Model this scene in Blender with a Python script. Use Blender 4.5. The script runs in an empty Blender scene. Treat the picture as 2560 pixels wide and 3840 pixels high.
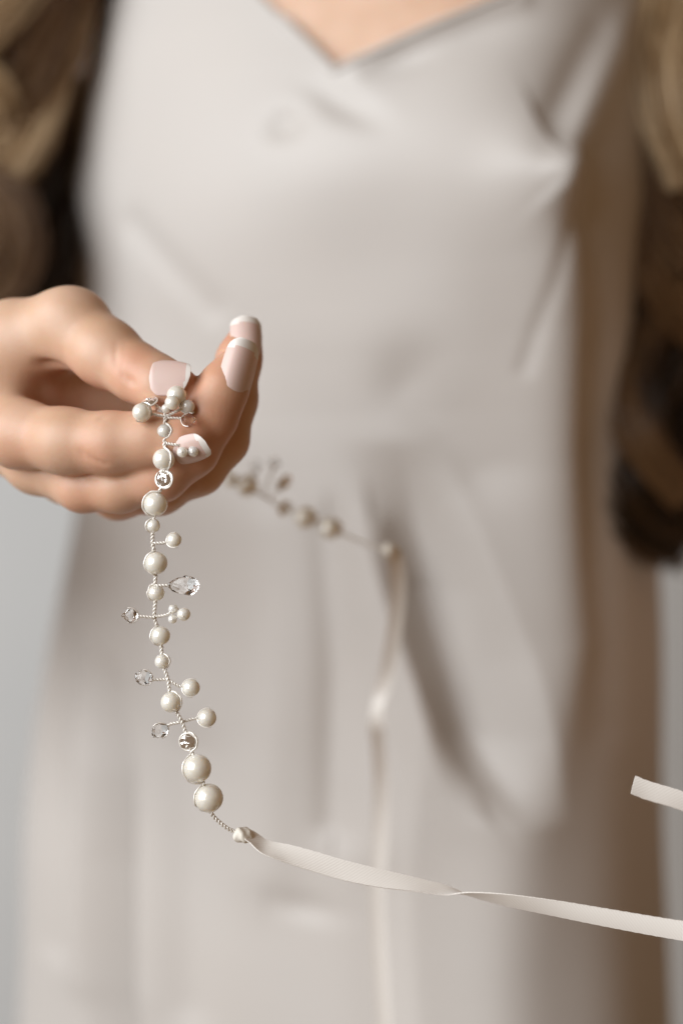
import bpy, bmesh, math, random
import numpy as np
from mathutils import Vector, Matrix

# ------------------------------------------------------------------ camera, light
scene = bpy.context.scene
ZC = 1.15                      # lens height
FOC = 0.48                     # distance to the hair vine
K = 0.205 / 0.48               # frame width per metre of distance
cam_d = bpy.data.cameras.new('camera')
cam = bpy.data.objects.new('camera', cam_d)
scene.collection.objects.link(cam)
cam.location = (0, 0, ZC)
cam.rotation_euler = (math.radians(90), 0, 0)
cam_d.sensor_fit = 'HORIZONTAL'
cam_d.sensor_width = 24.0
cam_d.lens = 24.0 / K
cam_d.clip_start = 0.02
cam_d.clip_end = 50
cam_d.dof.use_dof = True
cam_d.dof.focus_distance = FOC - 0.001
cam_d.dof.aperture_fstop = 3.4
scene.camera = cam

world = bpy.data.worlds.new('World')
scene.world = world
world.use_nodes = True
bg = world.node_tree.nodes['Background']
bg.inputs['Color'].default_value = (1.0, 0.58, 0.27, 1)
bg.inputs['Strength'].default_value = 0.16

def area(name, loc, target, sx, sy, power, col):
    l = bpy.data.lights.new(name, 'AREA')
    l.shape = 'RECTANGLE'; l.size = sx; l.size_y = sy
    l.energy = power; l.color = col
    o = bpy.data.objects.new(name, l)
    scene.collection.objects.link(o)
    o.location = loc
    d = Vector(target) - Vector(loc)
    o.rotation_euler = d.to_track_quat('-Z', 'Y').to_euler()
    return o
area('window_light', (-1.50, -0.58, ZC + 0.60), (0.0, 0.62, ZC + .10), 2.0, 1.7, 66, (0.94, 0.975, 1.0))

scene.view_settings.view_transform = 'Standard'
scene.view_settings.look = 'None'
scene.view_settings.gamma = 1
scene.view_settings.exposure = 0
scene.view_settings.use_curve_mapping = False
scene.render.engine = 'CYCLES'
scene.cycles.use_denoising = True
scene.cycles.max_bounces = 10
scene.cycles.transmission_bounces = 8
scene.cycles.sample_clamp_indirect = 8

random.seed(4)
rng = np.random.default_rng(4)

def Wd(D): return K * D
def P(px, py, D):
    """photograph pixel at distance D -> a point of the place"""
    w = Wd(D) / 2560.0
    return np.array([(px - 1280) * w, D, ZC + (1920 - py) * w])

# ------------------------------------------------------------------ materials
def mat(name, col=(.8, .8, .8), rough=.5, metal=0.0, **kw):
    m = bpy.data.materials.new(name)
    m.use_nodes = True
    b = m.node_tree.nodes['Principled BSDF']
    b.inputs['Base Color'].default_value = (*col, 1)
    b.inputs['Roughness'].default_value = rough
    b.inputs['Metallic'].default_value = metal
    for k, v in kw.items():
        k = k.replace('_', ' ')
        b.inputs[k].default_value = v
    return m
def nodes(m): return m.node_tree.nodes, m.node_tree.links, m.node_tree.nodes['Principled BSDF']
def noise_col(m, scale, c0, c1, detail=4, lo=.35, hi=.65, dist=0.0):
    n, l, b = nodes(m)
    tc = n.new('ShaderNodeTexCoord'); nz = n.new('ShaderNodeTexNoise'); rp = n.new('ShaderNodeValToRGB')
    nz.inputs['Scale'].default_value = scale; nz.inputs['Detail'].default_value = detail
    nz.inputs['Distortion'].default_value = dist
    rp.color_ramp.elements[0].position = lo; rp.color_ramp.elements[1].position = hi
    rp.color_ramp.elements[0].color = (*c0, 1); rp.color_ramp.elements[1].color = (*c1, 1)
    l.new(tc.outputs['Object'], nz.inputs['Vector']); l.new(nz.outputs['Fac'], rp.inputs['Fac'])
    l.new(rp.outputs['Color'], b.inputs['Base Color'])
    return rp
def noise_bump(m, scale, strength, dist=.001, detail=3):
    n, l, b = nodes(m)
    tc = n.new('ShaderNodeTexCoord'); nz = n.new('ShaderNodeTexNoise'); bp = n.new('ShaderNodeBump')
    nz.inputs['Scale'].default_value = scale; nz.inputs['Detail'].default_value = detail
    bp.inputs['Strength'].default_value = strength; bp.inputs['Distance'].default_value = dist
    l.new(tc.outputs['Object'], nz.inputs['Vector']); l.new(nz.outputs['Fac'], bp.inputs['Height'])
    l.new(bp.outputs['Normal'], b.inputs['Normal'])

M = {}
M['wall'] = mat('plaster', (.62, .63, .61), .9)
noise_col(M['wall'], 2.0, (.64, .67, .685), (.68, .705, .715))
M['dress'] = mat('satin', (.55, .52, .49), .5, Sheen_Weight=.15, Sheen_Roughness=.4)
noise_col(M['dress'], 9, (.555, .522, .492), (.54, .512, .486))
M['skin'] = mat('skin', (.62, .36, .24), .48, Subsurface_Weight=.35, Subsurface_Radius=(1.0, .28, .12), Subsurface_Scale=.004)
M['nail'] = mat('nail_polish', (.74, .54, .49), .42, Coat_Weight=.08, Coat_Roughness=.2, Subsurface_Weight=.1, Subsurface_Scale=.003)
M['nail_tip'] = mat('nail_white', (.82, .78, .74), .42, Coat_Weight=.08, Coat_Roughness=.2)
M['pearl'] = mat('pearl', (.82, .79, .72), .23, .06, IOR=2.0, Coat_Weight=.5, Coat_Roughness=.22, Subsurface_Weight=.9, Subsurface_Radius=(1.0, .92, .78), Subsurface_Scale=.0045)
noise_col(M['pearl'], 420, (.78, .75, .67), (.84, .81, .745), 3)
M['crystal'] = mat('crystal', (1, 1, 1), .015, Transmission_Weight=1.0, IOR=1.38)
M['foil'] = mat('foiled_crystal', (.96, .95, .94), .10, .9)
M['wire'] = mat('silver_wire', (.86, .82, .76), .32, .3)
noise_col(M['wire'], 500, (.82, .78, .72), (.92, .89, .84))
M['ribbon'] = mat('ribbon_satin', (.91, .88, .835), .42, Sheen_Weight=.3)
M['knot'] = mat('ribbon_end', (.82, .78, .70), .6)

def skin_nodes():
    m = M['skin']; n, l, b = nodes(m)
    tc = n.new('ShaderNodeTexCoord')
    nz = n.new('ShaderNodeTexNoise'); nz.inputs['Scale'].default_value = 55; nz.inputs['Detail'].default_value = 5
    rp = n.new('ShaderNodeValToRGB')
    rp.color_ramp.elements[0].position = .3; rp.color_ramp.elements[1].position = .7
    rp.color_ramp.elements[0].color = (.61, .385, .255, 1); rp.color_ramp.elements[1].color = (.70, .475, .345, 1)
    at = n.new('ShaderNodeAttribute'); at.attribute_name = 'flush_shade'  # skin redness together with painted warm shade
    mx = n.new('ShaderNodeMixRGB'); mx.inputs['Color2'].default_value = (.62, .24, .14, 1)
    l.new(tc.outputs['Object'], nz.inputs['Vector']); l.new(nz.outputs['Fac'], rp.inputs['Fac'])
    l.new(rp.outputs['Color'], mx.inputs['Color1']); l.new(at.outputs['Fac'], mx.inputs['Fac'])
    l.new(mx.outputs['Color'], b.inputs['Base Color'])
    n2 = n.new('ShaderNodeTexNoise'); n2.inputs['Scale'].default_value = 900; n2.inputs['Detail'].default_value = 4
    bp = n.new('ShaderNodeBump'); bp.inputs['Strength'].default_value = .10; bp.inputs['Distance'].default_value = .0005
    l.new(tc.outputs['Object'], n2.inputs['Vector']); l.new(n2.outputs['Fac'], bp.inputs['Height'])
    l.new(bp.outputs['Normal'], b.inputs['Normal'])
skin_nodes()
def ribbon_nodes():
    m = M['ribbon']; n, l, b = nodes(m)
    uv = n.new('ShaderNodeUVMap'); uv.uv_map = 'UVMap'
    wv = n.new('ShaderNodeTexWave'); wv.bands_direction = 'DIAGONAL'; wv.inputs['Scale'].default_value = 1.0
    wv.inputs['Distortion'].default_value = .4
    bp = n.new('ShaderNodeBump'); bp.inputs['Strength'].default_value = .18; bp.inputs['Distance'].default_value = .0002
    l.new(uv.outputs['UV'], wv.inputs['Vector']); l.new(wv.outputs['Fac'], bp.inputs['Height'])
    l.new(bp.outputs['Normal'], b.inputs['Normal'])
ribbon_nodes()

# ------------------------------------------------------------------ mesh helpers
def mesh_obj(name, V, F, m, parent=None, smooth=True, sharp=0):
    me = bpy.data.meshes.new(name)
    V = np.asarray(V, dtype=np.float32)
    if isinstance(F, np.ndarray):
        k = F.shape[1]
        me.vertices.add(len(V)); me.vertices.foreach_set('co', V.ravel())
        me.loops.add(F.size); me.loops.foreach_set('vertex_index', F.astype(np.int32).ravel())
        me.polygons.add(len(F)); me.polygons.foreach_set('loop_start', np.arange(0, F.size, k, dtype=np.int32))
        me.polygons.foreach_set('loop_total', np.full(len(F), k, dtype=np.int32))
        me.update(calc_edges=True); me.validate()
    else:
        me.from_pydata(V.tolist(), [], F)
    if smooth:
        me.polygons.foreach_set('use_smooth', [True] * len(me.polygons))
        if sharp: me.set_sharp_from_angle(angle=math.radians(sharp))
    if m is not None:
        for x in (m if isinstance(m, list) else [m]): me.materials.append(x)
    o = bpy.data.objects.new(name, me)
    scene.collection.objects.link(o)
    if parent is not None: o.parent = parent
    return o
def empty(name, loc=(0, 0, 0)):
    o = bpy.data.objects.new(name, None); scene.collection.objects.link(o)
    o.location = loc; o.empty_display_size = .02
    return o
def tag(o, label, cat):
    o['label'] = label; o['category'] = cat
    return o

def catmull(pts, n=12):
    pts = np.asarray(pts, float)
    p = np.vstack([2 * pts[0] - pts[1], pts, 2 * pts[-1] - pts[-2]])
    out = []
    for i in range(1, len(p) - 2):
        a, b, c, d = p[i - 1], p[i], p[i + 1], p[i + 2]
        for t in np.linspace(0, 1, n, endpoint=False):
            out.append(.5 * (2 * b + (c - a) * t + (2 * a - 5 * b + 4 * c - d) * t * t + (3 * b - a - 3 * c + d) * t ** 3))
    out.append(p[-2])
    return np.array(out)
def resample(pts, step):
    d = np.r_[0, np.cumsum(np.linalg.norm(np.diff(pts[:, :3], axis=0), axis=1))]
    n = max(3, int(d[-1] / step) + 1)
    s = np.linspace(0, d[-1], n)
    return np.stack([np.interp(s, d, pts[:, k]) for k in range(pts.shape[1])], 1), s
def frames(pts):
    t = np.gradient(pts, axis=0); t /= np.linalg.norm(t, axis=1)[:, None] + 1e-12
    n = np.zeros_like(t)
    ref = np.array([0, -1, 0.]) if abs(t[0][1]) < .9 else np.array([1., 0, 0])
    v = ref - t[0] * ref.dot(t[0]); n[0] = v / np.linalg.norm(v)
    for i in range(1, len(t)):
        v = n[i - 1] - t[i] * n[i - 1].dot(t[i]); n[i] = v / (np.linalg.norm(v) + 1e-12)
    return t, n, np.cross(t, n)
def tube(pts, rad, sides=6, base=0):
    pts = np.asarray(pts, float); t, n, b = frames(pts)
    rad = np.broadcast_to(np.asarray(rad, float), (len(pts),))
    a = np.linspace(0, 2 * np.pi, sides, endpoint=False)
    V = pts[:, None] + rad[:, None, None] * (np.cos(a)[None, :, None] * n[:, None] + np.sin(a)[None, :, None] * b[:, None])
    m = len(pts); i = np.arange(m - 1)[:, None] * sides; j = np.arange(sides)[None]; j2 = (j + 1) % sides
    F = np.stack([i + j, i + j2, i + sides + j2, i + sides + j], -1).reshape(-1, 4) + base
    return V.reshape(-1, 3), F
class Bag:
    def __init__(s): s.V = []; s.F = []; s.n = 0
    def add(s, V, F):
        s.V.append(np.asarray(V)); s.F.append(np.asarray(F) + s.n); s.n += len(V)
    def tube(s, pts, rad, sides=6): s.add(*tube(pts, rad, sides))
    def build(s, name, m, parent=None, smooth=True): return mesh_obj(name, np.vstack(s.V), np.vstack(s.F), m, parent, smooth)

# signed distance helpers (arrays X,Y,Z)
def rcone(X, Y, Z, a, b, ra, rb):
    a = np.asarray(a, np.float32); b = np.asarray(b, np.float32); d = b - a
    L = float(d.dot(d))
    t = ((X - a[0]) * d[0] + (Y - a[1]) * d[1] + (Z - a[2]) * d[2]) / L
    t = np.clip(t, 0, 1)
    return np.sqrt((X - a[0] - t * d[0]) ** 2 + (Y - a[1] - t * d[1]) ** 2 + (Z - a[2] - t * d[2]) ** 2) - (ra + (rb - ra) * t)
def smin(a, b, k):
    h = np.maximum(k - np.abs(a - b), 0) / k
    return np.minimum(a, b) - h * h * k * .25
def chain(X, Y, Z, pts, k=.003):
    f = None
    for (p, r), (q, s) in zip(pts[:-1], pts[1:]):
        g = rcone(X, Y, Z, p, q, r, s)
        f = g if f is None else smin(f, g, k)
    return f
def ell(X, Y, Z, c, r):
    q = np.sqrt(((X - c[0]) / r[0]) ** 2 + ((Y - c[1]) / r[1]) ** 2 + ((Z - c[2]) / r[2]) ** 2)
    return (q - 1) * min(r)

def surface_nets(f, lo, h):
    s = f < 0
    nx, ny, nz = f.shape
    cnt = np.zeros((nx - 1, ny - 1, nz - 1), np.int8)
    pos = np.zeros((nx - 1, ny - 1, nz - 1, 3), np.float32); num = np.zeros(pos.shape[:3], np.float32)
    c = [(i, j, k) for i in (0, 1) for j in (0, 1) for k in (0, 1)]
    sl = lambda o: tuple(slice(o[d], f.shape[d] - 1 + o[d]) for d in range(3))
    for ax in range(3):
        for o in c:
            if o[ax]: continue
            q = list(o); q[ax] = 1
            A, B = f[sl(o)], f[sl(q)]
            cr = (A < 0) != (B < 0)
            t = np.where(cr, A / np.where(cr, A - B, 1), 0)
            for d in range(3):
                pos[..., d] += cr * (t if d == ax else o[d])
            num += cr
    act = num > 0
    idx = -np.ones(act.shape, np.int64); idx[act] = np.arange(act.sum())
    g = np.argwhere(act)
    V = (g + pos[act] / num[act][:, None]) * h + np.asarray(lo)
    F = []
    for ax in range(3):
        u, v = (ax + 1) % 3, (ax + 2) % 3
        A = np.take(s, range(0, f.shape[ax] - 1), ax); B = np.take(s, range(1, f.shape[ax]), ax)
        e = np.argwhere(A != B)
        e = e[(e[:, u] > 0) & (e[:, v] > 0) & (e[:, u] < f.shape[u] - 1) & (e[:, v] < f.shape[v] - 1)]
        flip = ~A[tuple(e.T)]
        du = np.zeros(3, int); du[u] = 1; dv = np.zeros(3, int); dv[v] = 1
        q = [idx[tuple((e - du - dv).T)], idx[tuple((e - dv).T)], idx[tuple(e.T)], idx[tuple((e - du).T)]]
        Q = np.stack(q, 1); Q[flip] = Q[flip][:, ::-1]
        F.append(Q)
    F = np.vstack(F)
    return V, F[(F >= 0).all(1)]
def grid(lo, hi, h):
    ax = [np.arange(lo[d], hi[d] + h, h, dtype=np.float32) for d in range(3)]
    return np.meshgrid(*ax, indexing='ij')
def vnormals(V, F):
    n = np.cross(V[F[:, 2]] - V[F[:, 0]], V[F[:, 3]] - V[F[:, 1]])
    N = np.zeros_like(V)
    for k in range(4): np.add.at(N, F[:, k], n)
    return N / (np.linalg.norm(N, axis=1)[:, None] + 1e-12)
def relax(V, F, it=3, w=.5):
    e = np.vstack([F[:, [0, 1]], F[:, [1, 2]], F[:, [2, 3]], F[:, [3, 0]]])
    deg = np.bincount(e.ravel(), minlength=len(V))[:, None]
    for i in range(it):
        for lam in (w, -w * 1.03):
            S = np.zeros_like(V)
            for d in range(3):
                S[:, d] = np.bincount(e[:, 0], V[e[:, 1], d], len(V)) + np.bincount(e[:, 1], V[e[:, 0], d], len(V))
            V = V + lam * (S / np.maximum(deg, 1) - V)
    return V

# ------------------------------------------------------------------ the wall
def plane_grid(name, o, u, v, m):
    V = [o, o + u, o + u + v, o + v]
    return mesh_obj(name, V, [[0, 1, 2, 3]], m, None, False)
wl = plane_grid('wall', np.array([-3., 1.8, 0.0]), np.array([6., 0, 0]), np.array([0, 0, 2.7]), M['wall'])
wl['kind'] = 'structure'

# ------------------------------------------------------------------ torso and dress
CB = 0.83                       # distance of the body's middle
SIL = np.array([                # height (pixel row at CB), left edge, right edge, front depth, back depth
    (-1000, 1080, 1680, .060, .060), (-760, 960, 1800, .060, .065), (-600, 640, 2150, .070, .075), (-300, 390, 2330, .089, .085), (0, 325, 2375, .096, .09), (250, 215, 2415, .098, .09), (450, 170, 2430, .098, .09),
    (700, 215, 2420, .099, .088), (1000, 310, 2390, .098, .085), (1300, 375, 2360, .094, .08), (1600, 380, 2355, .089, .08),
    (1950, 285, 2350, .0885, .09), (2200, 215, 2370, .0875, .1), (2500, 145, 2370, .086, .105), (2800, 75, 2350, .084, .11),
    (3100, 30, 2360, .081, .11), (3500, 0, 2385, .077, .11), (3900, -20, 2395, .074, .11), (4600, -60, 2420, .074, .115), (6500, -160, 2520, .12, .12), (10300, -300, 2700, .14, .14)])
ZS = ZC + (1920 - SIL[:, 0]) * Wd(CB) / 2560
SX0 = (SIL[:, 1] - 1280) * Wd(CB) / 2560
SX1 = (SIL[:, 2] - 1280) * Wd(CB) / 2560
def sec(z):
    o = np.argsort(ZS)
    f = lambda v: np.interp(z, ZS[o], v[o])
    zz = lambda v: (f_s(v, z))
    return [f_s(v, z) for v in (SX0, SX1, SIL[:, 3], SIL[:, 4])]
def f_s(v, z):
    # smoothed interpolation
    o = np.argsort(ZS); acc = 0
    for d, w in ((-.05, .12), (-.025, .22), (0, .32), (.025, .22), (.05, .12)):
        acc = acc + w * np.interp(z + d, ZS[o], v[o])
    return acc
DP = 0.72
def to_px(x, z): return 1280 + x * 2560 / Wd(DP), 1920 - (z - ZC) * 2560 / Wd(DP)
def poly_dist(px, py, poly):
    best = np.full(px.shape, 1e9); sg = np.zeros(px.shape)
    for (ax, ay), (bx, by) in zip(poly[:-1], poly[1:]):
        dx, dy = bx - ax, by - ay; L = dx * dx + dy * dy
        t = np.clip(((px - ax) * dx + (py - ay) * dy) / L, 0, 1)
        ex, ey = px - ax - t * dx, py - ay - t * dy
        d = np.hypot(ex, ey); s = np.sign(dx * ey - dy * ex)   # + = right hand of travel (y down)
        k = d < best
        best = np.where(k, d, best); sg = np.where(k, s, sg)
    return best, sg
def blob(px, py, cx, cy, sx, sy, rot=0):
    c, s = math.cos(math.radians(rot)), math.sin(math.radians(rot))
    u = (px - cx) * c + (py - cy) * s; v = -(px - cx) * s + (py - cy) * c
    return np.exp(-(u / sx) ** 2 - (v / sy) ** 2)
def ridge(px, py, poly, wl_, wr_):
    """a fold along poly: wl_ its width on the left side looking down the line, wr_ on the right"""
    d, s = poly_dist(px, py, poly)
    # travelling downwards (y grows): the right-hand side of travel is the picture's left
    w = np.where(s > 0, wl_, wr_)
    return np.exp(-(d / w) ** 2)
def vee(px, py, poly, wl_, wr_):
    """a pleat with straight walls that opens and closes along poly"""
    d, s = poly_dist(px, py, poly)
    t = np.clip(1 - d / np.where(s > 0, wl_, wr_), 0, 1)
    t = .55 * t + .45 * t * t * (3 - 2 * t)
    y0, y1 = poly[0][1], poly[-1][1]
    u = np.clip((py - y0) / (y1 - y0), 0, 1)
    return t * np.clip(u / .4, 0, 1) ** 1.2 * np.clip((1 - u) / .22, 0, 1) ** .8
def bust(x, z):
    px, py = to_px(x, z)
    b = .013 * blob(px, py, 800, 640, 520, 560) + .020 * blob(px, py, 1830, 690, 420, 480)
    return b
def folds(x, z):
    px, py = to_px(x, z)
    f = 0 * px
    # cloth bridging between the breasts
    f += .010 * blob(px, py, 1290, 620, 330, 330)
    # tip and strap tension ridge on the right breast
    f += .0075 * ridge(px, py, [(2400, 0), (2150, 420), (1950, 720)], 60, 110) 
    f += .0050 * blob(px, py, 1920, 740, 150, 120)
    f -= .0038 * ridge(px, py, [(2230, 180), (2060, 440), (1930, 640)], 75, 60)
    f -= .006 * blob(px, py, 2060, 820, 90, 120, -20)
    f += .003 * ridge(px, py, [(1900, 60), (1600, 160), (1330, 290)], 60, 50)
    f -= .004 * blob(px, py, 1740, 190, 190, 75, -15)
    f -= .0045 * blob(px, py, 1470, 280, 130, 50, -10)
    f -= .0042 * blob(px, py, 1100, 480, 62, 58, 0)
    f -= .0042 * blob(px, py, 1290, 430, 130, 52, 38)
    f -= .0022 * ridge(px, py, [(500, 760), (620, 900), (800, 1120)], 60, 60)
    # fine crease below the tip
    f -= .0016 * ridge(px, py, [(2010, 900), (1985, 1100), (1920, 1400)], 26, 26)
    # long outer fold of the right side
    f += .014 * ridge(px, py, [(1960, 700), (2030, 950), (2085, 1250), (2070, 1700), (2100, 2100), (2130, 2400), (2030, 2750), (1900, 3150), (1840, 3600), (1830, 4000)], 170 + 60 * np.clip((py - 2500) / 900, 0, 1), 95 + 190 * np.clip((py - 2450) / 900, 0, 1))
    f -= .006 * ridge(px, py, [(2230, 1250), (2260, 1700), (2250, 2200), (2300, 2700)], 100, 110)
    # diagonal hollow below the waist
    f -= .031 * vee(px, py, [(1480, 1650), (1650, 2120), (1780, 2500), (1910, 3060)], 245, 180)
    f += .004 * ridge(px, py, [(1400, 2000), (1440, 2250), (1570, 2650), (1740, 2950)], 130, 70)
    # folds at the waist
    f -= .006 * ridge(px, py, [(1560, 1450), (1680, 1580), (1800, 1750)], 150, 150)
    f -= .002 * blob(px, py, 1130, 1500, 300, 260, -12)
    f -= .002 * blob(px, py, 760, 1340, 260, 220, 10)
    f -= .004 * ridge(px, py, [(1230, 2000), (1260, 2500), (1250, 3100)], 70, 110)
    f += .003 * ridge(px, py, [(980, 2000), (1010, 2600), (990, 3300)], 150, 120)
    # skirt folds on the left
    f -= .040 * vee(px, py, [(290, 2450), (375, 3000), (370, 3400), (395, 4800)], 190, 70)
    f += .004 * ridge(px, py, [(190, 2500), (170, 2900), (170, 3400), (190, 3900)], 90, 100)
    f -= .006 * ridge(px, py, [(130, 2500), (60, 3000), (30, 3800)], 70, 70)
    f -= .004 * ridge(px, py, [(690, 2900), (660, 3400), (640, 3900)], 120, 120)
    f += .003 * ridge(px, py, [(520, 2200), (500, 2800), (520, 3900)], 120, 120)
    f -= .002 * blob(px, py, 1150, 3440, 130, 50, 5)
    f -= .004 * ridge(px, py, [(1450, 3350), (1480, 3900)], 120, 120)
    # small irregularities of hanging cloth
    f += .0012 * np.sin(px / 130 + 1.4 * np.sin(py / 410)) * np.clip((py - 1500) / 900, 0, 1)
    f += .0010 * np.sin(px / 210 - py / 330) * np.cos(py / 270 + px / 480)
    return f
def radius(th, z, off=0.0, cloth=True):
    """distance of the surface from the body axis at angle th (0 = picture right, -90 = towards the lens)"""
    x0, x1, bf, bb = sec(z)
    a = (x1 - x0) / 2 + off; cx = (x0 + x1) / 2
    c0_ = np.cos(th)
    turn = np.radians(32)                    # she is turned a little towards the window
    c, s = np.cos(th + turn), np.sin(th + turn)
    a = a * 1.06
    b = np.where(s < 0, bf, bb) + off
    n = 2.75
    r = ((np.abs(c) / a) ** n + (np.abs(s) / b) ** n) ** (-1 / n)
    x = cx + r * c0_
    front = np.clip((-s + .12) / .85, 0, 1); front = front * front * (3 - 2 * front)
    add = bust(x, z)
    if cloth: add = add + folds(x, z)
    return r + add * front, cx
NT, NZ = 420, 460
th = np.r_[np.linspace(-np.pi, 0, 330, endpoint=False), np.linspace(0, np.pi, 90, endpoint=False)]
ztop, zbot = float(ZS[2]), float(ZS[-1])
zz = np.r_[np.linspace(ztop, ZC - .30, 430), np.linspace(ZC - .30, zbot, 40)[1:]]
T, Zg = np.meshgrid(th, zz)
R, CX = radius(T, Zg, .004)
DV = np.stack([CX + R * np.cos(T), CB + R * np.sin(T), Zg], -1).reshape(-1, 3)
nt, nz_ = len(th), len(zz)
i = np.arange(nz_ - 1)[:, None] * nt; j = np.arange(nt)[None]; j2 = (j + 1) % nt
DF = np.stack([i + j, i + nt + j, i + nt + j2, i + j2], -1).reshape(-1, 4)

person = empty('person', (0.0, CB, float(zbot)))
tag(person, 'woman in ivory satin slip dress with long wavy hair holding a pearl vine', 'person')
PINV = Matrix.Translation(-person.location)
def adopt(o, par=None):
    o.parent = par or person
    o.matrix_parent_inverse = PINV if par is None else Matrix.Identity(4)
    return o
dress = mesh_obj('dress', DV, DF, M['dress'])
def plane_px(p, q, D):
    a, b = P(*p, D), P(*q, D)
    t = b - a; n = np.array([-t[2], 0, t[0]]); n /= np.linalg.norm(n)
    return a, n
V0, VL, VR = (1255, 262), (1045, 0), (1900, 14)
bm = bmesh.new(); bm.from_mesh(dress.data)
planes = [plane_px(V0, VL, .705), plane_px(V0, VR, .705), plane_px((290, 330), (560, -560), .80), plane_px((2425, 250), (2260, -560), .80)]
for a, n in planes:
    bmesh.ops.bisect_plane(bm, geom=bm.verts[:] + bm.edges[:] + bm.faces[:], plane_co=a, plane_no=n, dist=1e-6)
kill = []
for f in bm.faces:
    c = np.array(f.calc_center_median())
    s = [float((c - a).dot(n)) for a, n in planes]
    up = c[2] > P(0, 330, .80)[2]
    # normals: plane 0 runs up-left, plane 1 up-right
    inV = s[0] * (-1) > 0 and s[1] > 0
    left = s[2] > 0 and up
    right = s[3] < 0 and up
    back = c[1] > CB and c[2] > P(0, 650, CB)[2]
    if (inV and c[1] < CB) or left or right or back: kill.append(f)
bmesh.ops.delete(bm, geom=kill, context='FACES')
bm.to_mesh(dress.data); bm.free()
dress.data.polygons.foreach_set('use_smooth', [True] * len(dress.data.polygons))
sol = dress.modifiers.new('thickness', 'SOLIDIFY'); sol.thickness = .0012; sol.offset = -1
adopt(dress)
def front_y(x, z, off):
    y = CB - .1
    for _ in range(12):
        x0, x1, _, _ = sec(np.array([z])); cx = float((x0 + x1)[0] / 2)
        t = math.atan2(y - CB, x - cx)
        r, _ = radius(np.array([t]), np.array([z]), off)
        y = CB - math.sqrt(max(float(r[0]) ** 2 - (x - cx) ** 2, 1e-6))
    return y
# rolled hem along the neckline
for A, B, nm in ((VL, V0, 0), (V0, VR, 1)):
    pts = []
    for t in np.linspace(0, 1, 60):
        p = P(A[0] + (B[0] - A[0]) * t, A[1] + (B[1] - A[1]) * t, .705)
        pts.append((p[0], front_y(p[0], p[2], .0042), p[2]))
    bg_ = Bag(); bg_.tube(np.array(pts), .0016, 8)
    adopt(bg_.build('neckline_hem', M['dress']), dress)
# straps over the shoulders
for px0, px1, py1 in ((700, 780, -620), (2190, 2080, -620)):
    p0 = P(px0, -380, .80); p0[1] = front_y(p0[0], p0[2], .006)
    pts = [p0]
    for t in np.linspace(.15, 1, 8):
        p = P(px0 + (px1 - px0) * t, -380 + (py1 + 380) * t, .80)
        pts.append((p[0], CB - .075 + .09 * t ** 2, p[2] + .01 * t))
    bg_ = Bag(); bg_.tube(catmull(pts, 6), .0025, 8)
    adopt(bg_.build('strap', M['dress']), dress)

# ------------------------------------------------------------------ body
S = 1e-3
def hp(*rows): return [(P(a, b, c), r * S) for a, b, c, r in rows]
INDEX = hp((-190, 1500, .540, 12), (70, 1626, .503, 10.3), (250, 1655, .494, 9.6), (420, 1662, .489, 8.9), (560, 1650, .487, 7.9), (690, 1650, .486, 7.3), (716, 1647, .486, 6.2))
MIDDLE = hp((-160, 1540, .550, 12), (140, 1735, .518, 9.5), (310, 1822, .505, 7.6), (450, 1822, .499, 7.6), (600, 1775, .494, 8.0), (712, 1682, .491, 8.2), (785, 1560, .491, 7.9), (838, 1452, .492, 7.0), (880, 1372, .494, 5.6))
RING = hp((-130, 1570, .562, 11), (250, 1780, .530, 9), (440, 1860, .518, 6.9), (600, 1840, .510, 6.9), (745, 1760, .506, 7.4), (835, 1650, .505, 7.4), (872, 1500, .506, 7.0), (895, 1350, .508, 6.4), (922, 1262, .510, 5.2))
PINKY = hp((-80, 1580, .575, 10), (280, 1760, .548, 7.5), (480, 1800, .536, 6), (680, 1740, .530, 6), (790, 1620, .528, 5.6), (820, 1500, .530, 4.8))
THUMB = hp((-260, 1420, .535, 17), (60, 1290, .520, 14), (262, 1232, .511, 11.3), (400, 1325, .503, 10.4), (520, 1402, .497, 8.6), (600, 1440, .4935, 8.0), (668, 1458, .491, 6.6))
WRIST = P(-420, 1430, .552)
PALM = hp((-420, 1430, .552, 23), (-170, 1480, .548, 22), (40, 1560, .545, 16))
WEB = hp((-60, 1440, .528, 17), (150, 1475, .531, 10), (270, 1490, .540, 11), (400, 1515, .543, 11), (580, 1545, .544, 11))
ELB_R = np.array([-.255, .76, ZC - .01]); SH_R = np.array([-.165, .855, ZC + .300])
def hand_sdf(X, Y, Z):
    X = np.asarray(X, np.float32); Y = np.asarray(Y, np.float32); Z = np.asarray(Z, np.float32)
    palm = chain(X, Y, Z, PALM, .01)
    palm = smin(palm, rcone(X, Y, Z, WRIST, ELB_R, .023, .036), .012)
    palm = smin(palm, chain(X, Y, Z, WEB, .006), .010)
    th_ = chain(X, Y, Z, THUMB, .004)
    # thumb joint bump
    th_ = smin(th_, ell(X, Y, Z, P(262, 1172, .511), (.0085, .008, .006)), .008)
    ix = chain(X, Y, Z, INDEX, .005)
    # soft finger pads
    ix = smin(ix, ell(X, Y, Z, P(712, 1625, .487), (.0062, .006, .0052)), .004)
    md = chain(X, Y, Z, MIDDLE, .005); rg = chain(X, Y, Z, RING, .005); pk = chain(X, Y, Z, PINKY, .004)
    f = smin(palm, th_, .009)
    fin = smin(ix, md, .0016); fin = smin(fin, rg, .0016); fin = smin(fin, pk, .0016)
    near = np.clip((X - P(120, 0, .51)[0]) / .02, 0, 1)
    return smin(f, fin, .0095 - .0078 * near)
lo = np.array([P(-560, 0, .55)[0], .462, P(0, 2010, .5)[2]]); hi = np.array([P(1010, 0, .51)[0], .60, P(0, 1050, .52)[2]])
H = .0008
X, Y, Z = grid(lo, hi, H)
HV, HF = surface_nets(hand_sdf(X, Y, Z), lo, H)
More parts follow.
